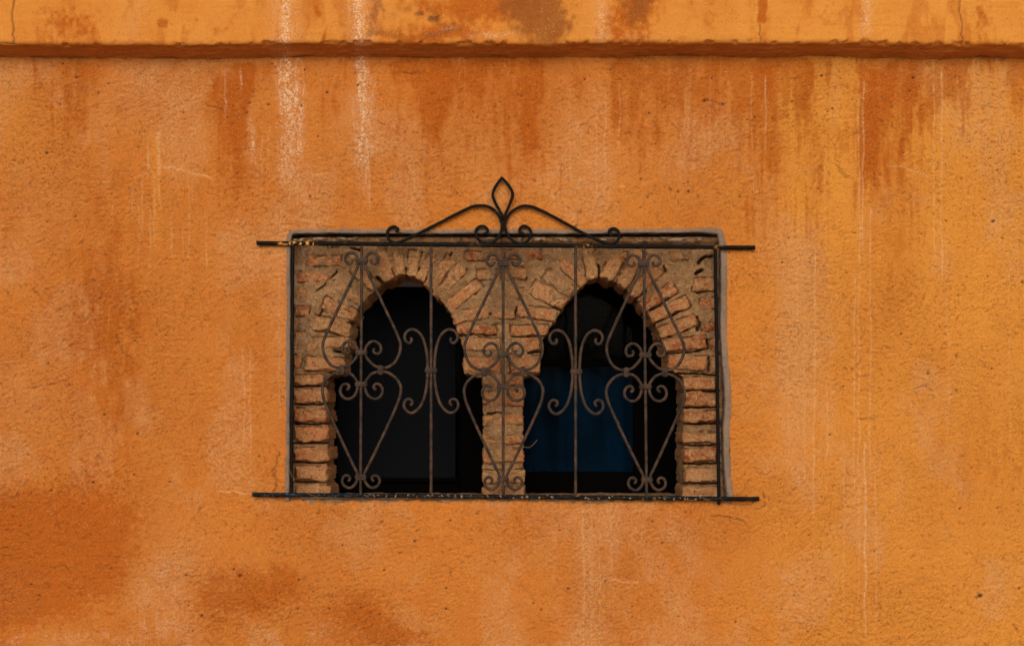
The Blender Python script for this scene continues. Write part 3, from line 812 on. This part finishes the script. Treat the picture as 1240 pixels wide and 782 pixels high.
def build_mortar():
    d = .0024
    a, b = P(340, 612, YB), P(893, 272, YB)
    xs = np.arange(a.x, b.x, d); zs = np.arange(a.z, b.z, d)
    X, Z = np.meshgrid(xs, zs)
    px, py = proj(X, YB + 0 * X, Z)
    w = 3.0
    wx = px + (fbm(px / 7, py / 7, 3, 101) - .5) * w; wy = py + (fbm(px / 7, py / 7, 3, 102) - .5) * w
    hole = np.zeros(px.shape, bool)
    for poly in (OPEN_L, OPEN_R):
        cx = np.mean([p[0] for p in poly]); cy = 470
        grown = [(cx + (x - cx) * (1 + 0.9 / max(20, abs(x - cx))) if y < 611 else cx + (x - cx) * (1 + 0.9 / max(20, abs(x - cx))), y - (0.9 if y < 400 else 0)) for x, y in poly]
        hole |= inpoly(wx, wy, grown)
    # recess (m) behind the brick plane: + is deeper
    n1 = fbm(px / 26, py / 20, 4, 103); n2 = fbm(px / 6, py / 6, 4, 104); n3 = vn(px / 1.6, py / 1.6, 105)
    smear = np.clip(.86 * sstep(455, 425, py) - .75 * blob(px, py, 820, 395, 48, 60) - .45 * blob(px, py, 400, 395, 30, 30) - .35 * blob(px, py, 735, 335, 45, 25) + .75 * sstep(578, 590, px) * sstep(640, 630, px) * sstep(440, 460, py), 0, 1)
    rec = .0075 - .0075 * smear + (n1 - .5) * .016 * (.4 + .9 * smear) + (n2 - .5) * .011 + (n3 - .5) * .003
    # joints: mortar stays behind the arrises of the exposed bricks
    jamb = sstep(445, 458, py) * ((px < 402) | (px > 820))
    rec = rec + .003 * jamb * n2
    gaps = []
    for (x0, x1, y0, y1, *_r) in STRAIGHT[:14]:
        gaps.append(([(x0 - 2, y1 + 1.3), ((x0 + x1) / 2, y1 + 1.9), (x1 + 3, y1 + 1.0)], .8))
    gaps += [([(383, 352), (392, 345), (404, 333), (407, 328)], .7), ([(457, 336), (461, 341), (466, 346)], 1.6), ([(473, 326), (476, 333), (479, 343)], 1.5), ([(492, 325), (490, 332), (491, 342)], 1.5), ([(509, 325), (506, 333)], 1.5),
             ([(547, 306), (540, 320), (526, 338)], .8), ([(724, 322), (727, 336)], 1.6), ([(713, 332), (716, 342)], 1.0), ([(766, 364), (782, 352)], 1.2), ([(784, 377), (800, 368), (818, 354)], .8), ([(790, 392), (812, 382), (836, 369)], 1.1),
             ([(800, 410), (820, 403), (842, 394)], .8), ([(844, 385), (848, 393), (845, 398)], 2.0), ([(806, 428), (840, 425), (858, 421)], .7), ([(857, 412), (858, 421)], 1.6), ([(859, 434), (859, 448)], 1.4), ([(844, 354), (856, 353)], 1.0),
             ([(818, 309), (826, 312), (832, 314)], 1.4), ([(846, 318), (854, 311), (862, 310)], 1.6), ([(843, 331), (850, 327)], 1.8), ([(805, 322), (806, 329)], .9), ([(552, 392), (575, 386), (594, 379)], .8), ([(554, 406), (575, 404.5), (600, 406)], .7),
             ([(620, 407), (650, 407.5), (660, 406)], .6), ([(640, 427), (655, 426)], .9), ([(669, 371), (680, 375)], 1.1), ([(424, 390), (432, 398)], 1.4), ([(400, 402), (415, 405), (422, 407)], 1.3), ([(405, 425), (416, 426)], 1.7), ([(622, 382), (626, 372)], .9),
             ([(390, 449), (405, 450), (418, 450)], 1.2), ([(820, 452), (845, 452), (868, 455)], .9), ([(352, 290), (362, 287), (372, 288)], 1.6), ([(590, 500), (610, 499)], .6), ([(425, 301), (437, 303)], 1.0), ([(388, 381), (391, 372), (386, 383)], .7)]
    gd = np.zeros(px.shape)
    for pts, ww in gaps:
        aa = np.array(pts); m = (px > aa[:, 0].min() - 8) & (px < aa[:, 0].max() + 8) & (py > aa[:, 1].min() - 8) & (py < aa[:, 1].max() + 8)
        dd = segdist(wx[m], wy[m], pts)
        gd[m] = np.maximum(gd[m], sstep(ww * 1.5, ww * .5, dd))
    # open joints: the mortar has shrunk away from the bricks here and there
    op = fbm(px / 11, py / 11, 4, 121)
    for fp in FOOT:
        aa = np.array(fp); m = (px > aa[:, 0].min() - 5) & (px < aa[:, 0].max() + 5) & (py > aa[:, 1].min() - 5) & (py < aa[:, 1].max() + 5)
        dd = segdist(wx[m], wy[m], list(fp) + [fp[0]])
        gd[m] = np.maximum(gd[m], .24 * sstep(1.7, .5, dd) * sstep(.47, .60, op[m]))
    rec = rec + gd * .05
    # hollow joint straight under the cement edge
    top = np.exp(-((py - 287.5) / 4.0) ** 2) * (.35 + .9 * n1)
    rec = rec + .014 * np.exp(-((py - 284.5) / 1.6) ** 2) - .026 * np.exp(-((py - 291) / 4.5) ** 4) * (.5 + n1)
    chunks = sstep(.58, .66, fbm(px / 9, py / 5, 3, 107)) * np.exp(-((py - 293) / 5) ** 2)
    rec = rec - .020 * chunks
    ww_ = np.clip(.75 * chunks + .6 * sstep(.56, .66, fbm(px / 6, py / 7, 4, 108)) * (blob(px, py, 362, 350, 16, 90) + blob(px, py, 690, 300, 14, 8) + .7 * blob(px, py, 845, 342, 5, 6)), 0, .85)
    V = np.stack([X, YB + rec, Z], -1).reshape(-1, 3)
    keep = ~hole[:-1, :-1]
    F, idx = grid_faces(*X.shape, keep)
    E = rim_edges(keep, idx)
    at = dict(whitewash=ww_)
    V, F = add_skirt(V, F, E, [YB + .03, YB + .07, YB + .12, YB + THICK - .01], .008, at)
    V = V - np.array(brick_wall.location)
    mesh_np('mortar', V, F, M_MO, brick_wall, True, at)


build_mortar()


def build_sill():
    a, b = P(344, 612, 0), P(890, 612, 0)
    xs = np.arange(a.x, b.x, .003)
    zt = P(610, 603.2, 0).z; zb = P(610, 625, 0).z
    prof = [(.33, zt), (.2, zt), (.12, zt), (.08, zt), (.05, zt), (.03, zt), (.018, zt - .001), (.010, zt - .004), (.006, zt - .009), (.006, zt - .014), (.006, zt - .02), (.008, zt - .028), (.012, zb)]
    Y = np.array([p[0] for p in prof])[:, None] + 0 * xs[None]; Z = np.array([p[1] for p in prof])[:, None] + 0 * xs[None]
    X = xs[None] + 0 * Y; u = X / .0025
    k = np.arange(len(prof))[:, None]
    ny = fbm(u / 7, k * .45, 4, 111) - .5; nz = fbm(u / 9, k * .5 + 9, 4, 112) - .5
    Y = Y + ny * .010; Z = Z + nz * .006 * (k < 12)
    V = np.stack([X, Y, Z], -1).reshape(-1, 3)
    F, _ = grid_faces(len(prof), len(xs))
    at = dict(whitewash=np.clip(.6 * sstep(.55, .65, fbm(u / 8, k * .6, 3, 113)), 0, .5))
    o = mesh_np('sill', V, F, M_MO, wall, True, at)
    o['label'] = 'crumbling mortar sill under the grille'


build_sill()

# ------------------------------------------------------------------ iron grille
YG = -0.0125
grille = bpy.data.objects.new('window_grille', None)
COL.objects.link(grille)
grille.location = P(610, 603, YG)
grille['label'] = 'wrought iron window grille of scrolls with a pointed crest'
grille['category'] = 'window grille'


def smooth_path(pts, n=10):
    p = [np.array(q, float) for q in pts]
    p = [2 * p[0] - p[1]] + p + [2 * p[-1] - p[-2]]
    out = []
    for i in range(1, len(p) - 2):
        for k in range(n):
            t = k / n
            out.append(.5 * ((2 * p[i]) + (-p[i - 1] + p[i + 1]) * t + (2 * p[i - 1] - 5 * p[i] + 4 * p[i + 1] - p[i + 2]) * t * t + (-p[i - 1] + 3 * p[i] - 3 * p[i + 1] + p[i + 2]) * t ** 3))
    out.append(p[-2])
    return np.array(out)


def resample(Q, step):
    L = np.concatenate([[0], np.cumsum(np.linalg.norm(np.diff(Q, axis=0), axis=1))])
    n = max(3, int(L[-1] / step))
    s = np.linspace(0, L[-1], n + 1)
    return np.stack([np.interp(s, L, Q[:, i]) for i in range(3)], -1)


def rod(name, pxpts, r, mat, smooth=True, yoff=0.0, ysq=1.0, square=.7, r_end=None, rough=.0006, fleck=None):
    """a forged rod along px points; its section is a square with eased corners"""
    if smooth and len(pxpts) > 2:
        q = smooth_path(pxpts)
    else:
        q = np.array(pxpts, float)
    Q = resample(np.array([P(x, y, YG + yoff) for x, y in q]), .003)
    T = np.gradient(Q, axis=0); T /= np.linalg.norm(T, axis=1)[:, None]
    N = np.stack([T[:, 2], 0 * T[:, 0], -T[:, 0]], -1)
    ns = 12
    rings = []
    seed = random.uniform(0, 100)
    m = len(Q)
    rr = np.full(m, r)
    if r_end:
        k = min(8, m // 3); rr[-k:] = np.linspace(r, r_end, k)
    for k in range(ns):
        a = 2 * math.pi * k / ns + math.pi / ns
        ca, sa = math.cos(a), math.sin(a)
        f = 1 / max(abs(ca), abs(sa)); f = 1 + (f - 1) * square
        wob = np.array([mnoise.noise(Vector((p[0] * 60 + seed, p[2] * 60, k * .7))) for p in Q]) * rough
        R = Q + N * ((rr * f + wob) * ca)[:, None]
        R[:, 1] += (rr * f + wob) * sa * ysq
        rings.append(R)
    V = np.array(rings)                     # ns, m, 3
    V = np.concatenate([V.reshape(-1, 3), Q[:1] - T[:1] * rr[0] * .3, Q[-1:] + T[-1:] * rr[-1] * .3])
    F = []
    for k in range(ns):
        k2 = (k + 1) % ns
        for i in range(m - 1):
            F.append((k * m + i, k * m + i + 1, k2 * m + i + 1, k2 * m + i))
    me = bpy.data.meshes.new(name)
    caps = []
    for k in range(ns):
        k2 = (k + 1) % ns
        caps.append((k * m, k2 * m, ns * m)); caps.append((k2 * m + m - 1, k * m + m - 1, ns * m + 1))
    loc = np.array(grille.location)
    me.from_pydata([tuple(v - loc) for v in V], [], F + caps)
    me.materials.append(mat)
    me.polygons.foreach_set('use_smooth', np.ones(len(me.polygons), bool))
    if fleck:
        px, py = proj(V[:, 0], V[:, 1], V[:, 2])
        for key, fn in fleck.items():
            at = me.attributes.new(key, 'FLOAT', 'POINT'); at.data.foreach_set('value', np.asarray(fn(px), np.float32))
    me.update()
    return link(bpy.data.objects.new(name, me), grille)


def collar(px, py, wpx, hpx, mat=None, dpt=.0095):
    """forged band round the rods: a box with eased edges and a raised middle rib"""
    w, h = wpx * .0025 / 2, hpx * .0025 / 2
    c = np.array(P(px, py, YG)) - np.array(grille.location)
    prof = [(-1, .80), (-.93, 1.0), (-.45, 1.0), (-.3, 1.10), (.3, 1.10), (.45, 1.0), (.93, 1.0), (1, .80)]
    along_x = wpx < hpx
    V, F = [], []
    ns = 12
    for (t, s) in prof:
        for k in range(ns):
            a = 2 * math.pi * k / ns + math.pi / ns
            ca, sa = math.cos(a), math.sin(a)
            f = 1 / max(abs(ca), abs(sa)); f = 1 + (f - 1) * .8
            j = 1 + random.uniform(-.03, .03)
            if not along_x:
                V.append(c + np.array([ca * f * w * s * j, sa * f * dpt * s * j, t * h]))
            else:
                V.append(c + np.array([t * w, sa * f * dpt * s * j, ca * f * h * s * j]))
    for i in range(len(prof) - 1):
        for k in range(ns):
            k2 = (k + 1) % ns
            F.append((i * ns + k, i * ns + k2, (i + 1) * ns + k2, (i + 1) * ns + k))
    F.append(tuple(range(ns))); F.append(tuple((len(prof) - 1) * ns + k for k in range(ns))[::-1])
    me = bpy.data.meshes.new('collar'); me.from_pydata([tuple(v) for v in V], [], F); me.materials.append(mat or M_IR); me.update()
    return link(bpy.data.objects.new('collar', me), grille)


def rail_y(x, top):
    return (294.3 + (x - 311) * 5.6 / 603) if top else (598.5 + (x - 306) * 5.2 / 613)


RS = 0.0045
z0 = lambda p: 0 * p
rod('top_rail', [(x, rail_y(x, True)) for x in (311, 420, 520, 620, 720, 820, 914)], .0064, M_BK, False, square=.3,
    fleck=dict(fleck=lambda p: np.clip(sstep(334, 342, p) * sstep(388, 380, p) + .55 * blob(p, 0, 870, 0, 4, 1) + .5 * blob(p, 0, 708, 0, 10, 1) + .3 * blob(p, 0, 576, 0, 5, 1), 0, 1)))
rod('bottom_rail', [(x, rail_y(x, False)) for x in (306, 420, 520, 620, 720, 820, 919)], .0064, M_BR_RAIL, False, square=.3, rough=.0014,
    fleck=dict(fleck=lambda p: sstep(410, 470, p) * sstep(880, 850, p), fleck_cold=lambda p: sstep(300, 312, p) * sstep(470, 420, p)))
rod('bar', [(354.5, rail_y(354, True)), (352.8, rail_y(352, False))], .0054, M_BK, False, square=.3)
rod('bar', [(866, rail_y(866, True)), (868.4, 450), (870.6, 610.5)], .0054, M_BK, False, square=.3)
for xt, xb in ((438, 436.6), (522, 522), (609.3, 609.3), (697, 697), (779.5, 783)):
    rod('bar', [(xt, rail_y(xt, True)), (xb, rail_y(xb, False))], RS, M_IR, False)

# heart shaped scroll pairs: offsets from the bar, measured on one and mirrored
UP = [(-11, -112.5), (-12.5, -109), (-16, -108.3), (-19.8, -112), (-19, -118), (-13.5, -121.3), (-8, -119.5), (-4.8, -114), (-4, -108), (-7, -99), (-14, -84), (-25, -61), (-36.5, -37), (-43, -23), (-47, -11), (-46, 0), (-40.5, 11),
      (-33, 16.6), (-25, 18), (-17, 16), (-9.5, 9.5), (-5, 3), (-4.4, -2), (-6.5, -8.5), (-11.5, -13.4), (-17, -14), (-22.5, -9.5), (-23.6, -3), (-20.5, .8), (-16, 0), (-14.4, -3.5), (-16.2, -5.5)]
LOW = [(-18.2, 7), (-15.6, 5.8), (-15, 2.6), (-17.8, .2), (-22, 1), (-25, 5), (-25.5, 10.5), (-22.5, 15.8), (-17, 18.2), (-11, 16.6), (-6.6, 11.5), (-4.7, 5), (-4.5, 0), (-6.5, -5), (-12, -11.5), (-19, -14.6), (-25, -15),
       (-34, -12.5), (-42.5, -6), (-47, 2), (-47.5, 10), (-44.5, 22), (-35, 44), (-22, 72), (-10, 97), (-4.6, 108), (-4.2, 115), (-7.5, 122), (-13, 125.8), (-18.6, 124.4), (-22, 120.6), (-22.6, 115.6), (-20, 111.6), (-16, 111),
       (-13.4, 113.6), (-14, 116.6), (-16, 117)]
for (bt, bm, bb, dy) in ((438, 437.6, 437, 0), (609.3, 609.3, 609.3, 2.2), (779.6, 781.4, 783.2, 2.8)):
    uy, ly = 427.4 + dy, 464.6 + dy
    for s in (-1, 1):
        k = random.uniform(.985, 1.02)
        up = [(bm + (bt - bm) * max(0, -oy / 110) - s * ox * k, uy + oy) for ox, oy in UP]
        lo = [(bm + (bb - bm) * max(0, oy / 110) - s * ox * k, ly + oy) for ox, oy in LOW]
        rod('scroll', up, RS, M_IR, r_end=.0040, yoff=random.uniform(-.001, .001))
        rod('scroll', lo, RS, M_IR, r_end=.0040, yoff=random.uniform(-.001, .001))
        collar(bm - s * 23.3, uy + 20.2 + random.uniform(-.5, .5), 6.2, 11)
    collar(bt, 316.2 + dy + (bt > 500) * .5, 13.6, 6.2)
    collar(bm, uy - .6, 14, 6)
    collar(bm, ly + .4, 14.4, 6)
    collar(bb, 577.4 + dy, 13, 6.4)

CS = [(-24.5, -39.5), (-23.4, -36), (-26.5, -33), (-30.5, -35.5), (-32, -41.5), (-29, -47), (-23, -49.6), (-16, -47), (-10.5, -40), (-7, -30), (-5, -18), (-4.3, -6), (-4.3, 4), (-5, 16), (-7, 28), (-11, 40), (-16.5, 47.5), (-23, 51.4),
      (-29, 49.4), (-32.8, 43.5), (-31.5, 37), (-27, 34.5), (-22.8, 37), (-23.4, 41), (-25.5, 41.6)]
for cx, cy in ((522, 448.4), (697.6, 449.6)):
    for s in (-1, 1):
        rod('scroll', [(cx - s * ox, cy + oy) for ox, oy in CS], RS, M_IR, r_end=.0042)
    collar(cx, cy, 14, 6.2)

CREST_L = [(479.5, 281), (482, 277.5), (477, 274.5), (471, 277.5), (468.8, 284), (472, 291), (479, 294), (487, 292), (500, 286.2), (530, 271), (566, 252.8), (580, 249), (593, 251), (603, 259.5), (607.6, 271), (606.3, 282), (599.5, 291.5),
           (589.5, 295), (580, 290.5), (576, 282), (579, 275.6), (585.5, 274), (590.3, 278), (589, 282.5), (586, 282.5)]
CREST_R = [(741.5, 285.5), (738, 282.5), (738.5, 278.5), (744, 276.8), (749.3, 281.5), (748.8, 289.5), (743, 295), (735, 295), (724, 291), (702, 280), (673, 264), (651, 253), (639, 249.6), (629, 250.8), (619, 257), (613, 266), (611.6, 275), (614.8, 284.5), (622, 292.4),
           (632, 295), (640, 290.5), (643.2, 282.5), (640, 276), (633.5, 273.8), (629.2, 278), (630.5, 282), (634, 281.8)]
crest = rod('crest', CREST_L, .0044, M_BK, r_end=.0040, fleck=dict(fleck=z0))
rod('crest', CREST_R, .0044, M_BK, r_end=.0040, fleck=dict(fleck=z0))
rod('finial', [(611.6, 267), (608, 260.5), (603.5, 252.5), (599.2, 244.5), (596.8, 236.5), (598.6, 229), (603, 221.5), (607.6, 215.6), (607.9, 215.6), (613.4, 221.5), (619, 229.5), (620.6, 235.5), (619, 243), (615.4, 251.5), (611.6, 260.5), (610.2, 267)], .0044, M_BK, fleck=dict(fleck=z0))
collar(610.2, 262.5, 7.5, 4.2, M_BK, .0075)

# ------------------------------------------------------------------ windows behind the arches
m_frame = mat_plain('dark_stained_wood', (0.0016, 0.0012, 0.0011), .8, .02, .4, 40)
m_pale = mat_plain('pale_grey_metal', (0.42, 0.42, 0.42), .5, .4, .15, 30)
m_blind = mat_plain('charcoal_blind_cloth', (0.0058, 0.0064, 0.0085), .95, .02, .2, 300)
m_curt = mat_plain('blue_glow_cloth', (0.0030, 0.023, 0.044), .9, .02, .7, 7)
mg = NT('window_glass')
mg.t.nodes.remove(mg.b)
gl = mg.n('ShaderNodeBsdfGlossy', Roughness=.03); gl.inputs['Color'].default_value = (.9, .95, 1, 1)
tr = mg.n('ShaderNodeBsdfTransparent'); tr.inputs['Color'].default_value = (.72, .82, .88, 1)
fr = mg.n('ShaderNodeFresnel', IOR=1.10); mx = mg.n('ShaderNodeMixShader')
mg.l(fr.outputs[0], mx.inputs[0]); mg.l(tr.outputs[0], mx.inputs[1]); mg.l(gl.outputs[0], mx.inputs[2])
mg.l(mx.outputs[0], mg.t.nodes['Material Output'].inputs['Surface'])
m_glass = mg.m


def member(name, x0, x1, y0, y1, yf, yb, mat, parent, bev=.004):
    """box between px bounds at the front depth, with eased edges"""
    a, b = P(x0, y1, yf), P(x1, y0, yf)
    V, F = box_data(a.x, b.x, yf, yb, a.z, b.z)
    o = simple(name, V, F, mat)
    import bmesh
    bm = bmesh.new(); bm.from_mesh(o.data)
    if bev:
        bmesh.ops.bevel(bm, geom=bm.edges[:], offset=bev, segments=2, affect='EDGES')
    bm.to_mesh(o.data); bm.free()
    return into(o, parent)


def window(name, x0, x1, y0, y1, mull, label, st_r, rail_b):
    e = bpy.data.objects.new(name, None); COL.objects.link(e)
    e.location = P((x0 + x1) / 2, y1, .36)
    e['label'] = label; e['category'] = 'window'
    yf, yb = .345, .385
    member('stile', x0, x0 + 26, y0, y1, yf, yb, m_frame, e)
    member('stile', x1 - st_r, x1, y0, y1, yf, yb, m_frame, e)
    member('rail', x0 + 26, x1 - st_r, y0, y0 + 20, yf + .003, yb, m_frame, e)
    member('rail', x0 + 26, x1 - st_r, rail_b, y1, yf + .003, yb, m_frame, e)
    prev = y0 + 20
    for mrow in mull:
        member('glazing_bar', x0 + 26, x1 - st_r, mrow[0], mrow[1], yf + .006, yb - .004, m_frame, e, .003)
        member('pane', x0 + 24, x1 - st_r + 2, prev - 1, mrow[0] + 1, .366, .370, m_glass, e, 0)
        prev = mrow[1]
    member('pane', x0 + 24, x1 - st_r + 2, prev - 1, rail_b + 1, .366, .370, m_glass, e, 0)
    return e


window('casement', 586, 822, 322, 606, [(434, 444)], 'dark wooden window with an added blue curtain seen through its panes', 54, 571)
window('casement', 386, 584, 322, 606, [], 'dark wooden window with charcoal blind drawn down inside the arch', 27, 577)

# curtain: pleated sheet added behind the right window, standing in for its blue glow
def build_glow_curtain():
    a, b = P(600, 600, .43), P(790, 437, .43)
    xs = np.linspace(a.x, b.x, 160); zs = np.linspace(a.z, b.z, 40)
    X, Z = np.meshgrid(xs, zs)
    ph = X * 62 + 1.2 * np.sin(Z * 3.1) + 3 * fbm(X * 4, Z * .8, 2, 131)
    Y = .435 - .045 * np.exp(-((X - P(700, 500, .43).x) / .10) ** 2 - ((Z - P(700, 500, .43).z) / .13) ** 2) + .009 * np.sin(ph) + .005 * np.sin(ph * .43 + Z * 2) + .012 * (fbm(X * 9, Z * 5, 3, 132) - .5)  # bulges forward low in the middle to catch more light
    nz, nx = X.shape
    Fr = np.stack([X, Y, Z], -1).reshape(-1, 3); Bk = Fr + np.array([0, .002, 0])
    F, idx = grid_faces(nz, nx)
    n = nz * nx
    rim = np.concatenate([idx[0, :], idx[1:, -1], idx[-1, -2::-1], idx[-2:0:-1, 0]])
    S = np.stack([rim, np.roll(rim, -1), np.roll(rim, -1) + n, rim + n], -1)
    o = mesh_np('curtain', np.concatenate([Fr, Bk]), np.concatenate([F, F[:, ::-1] + n, S]), m_curt)
    o['label'] = 'navy blue half curtain added behind the lower window pane to give its blue glow'; o['category'] = 'curtain'


build_glow_curtain()

bl = bpy.data.objects.new('roller_blind', None); COL.objects.link(bl)
bl.location = P(480, 575, .33)
bl['label'] = 'charcoal roller blind with a pale grey head rail in the arch'; bl['category'] = 'blind'
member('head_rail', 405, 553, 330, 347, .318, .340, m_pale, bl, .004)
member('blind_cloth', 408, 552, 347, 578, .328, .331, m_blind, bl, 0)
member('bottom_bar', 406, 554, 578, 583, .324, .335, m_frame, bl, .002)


# ------------------------------------------------------------------ dry straws caught on the grille
m_straw = mat_plain('dry_straw', (0.24, 0.135, 0.06), .8, .2, .3, 60)


def straw(pts, label):
    Q = resample(np.array([P(x, y, yy) for x, y, yy in pts]), .006)
    n = len(Q); V, F = [], []
    T = np.gradient(Q, axis=0); T /= np.linalg.norm(T, axis=1)[:, None]
    for q, t in zip(Q, T):
        a = np.cross(t, (0, 1, 0)); a /= np.linalg.norm(a); b = np.cross(t, a)
        for k in range(5):
            V.append(q + .0006 * (math.cos(k * 1.2566) * a + math.sin(k * 1.2566) * b))
    for i in range(n - 1):
        for k in range(5):
            F.append((i * 5 + k, i * 5 + (k + 1) % 5, (i + 1) * 5 + (k + 1) % 5, (i + 1) * 5 + k))
    o = mesh_np('straw', np.array(V), np.array(F), m_straw)
    o['label'] = label; o['category'] = 'straw'


straw([(347, 556, -.018), (351, 570, -.022), (359, 588, -.024), (372, 597, -.024), (384, 601, -.022)], 'dry straw stem caught at the lower corner of the grille')
straw([(632, 540, -.0185), (640, 542, -.020), (645, 539, -.016), (651, 532, -.014)], 'short dry straw caught on the scroll beside the brick pillar')
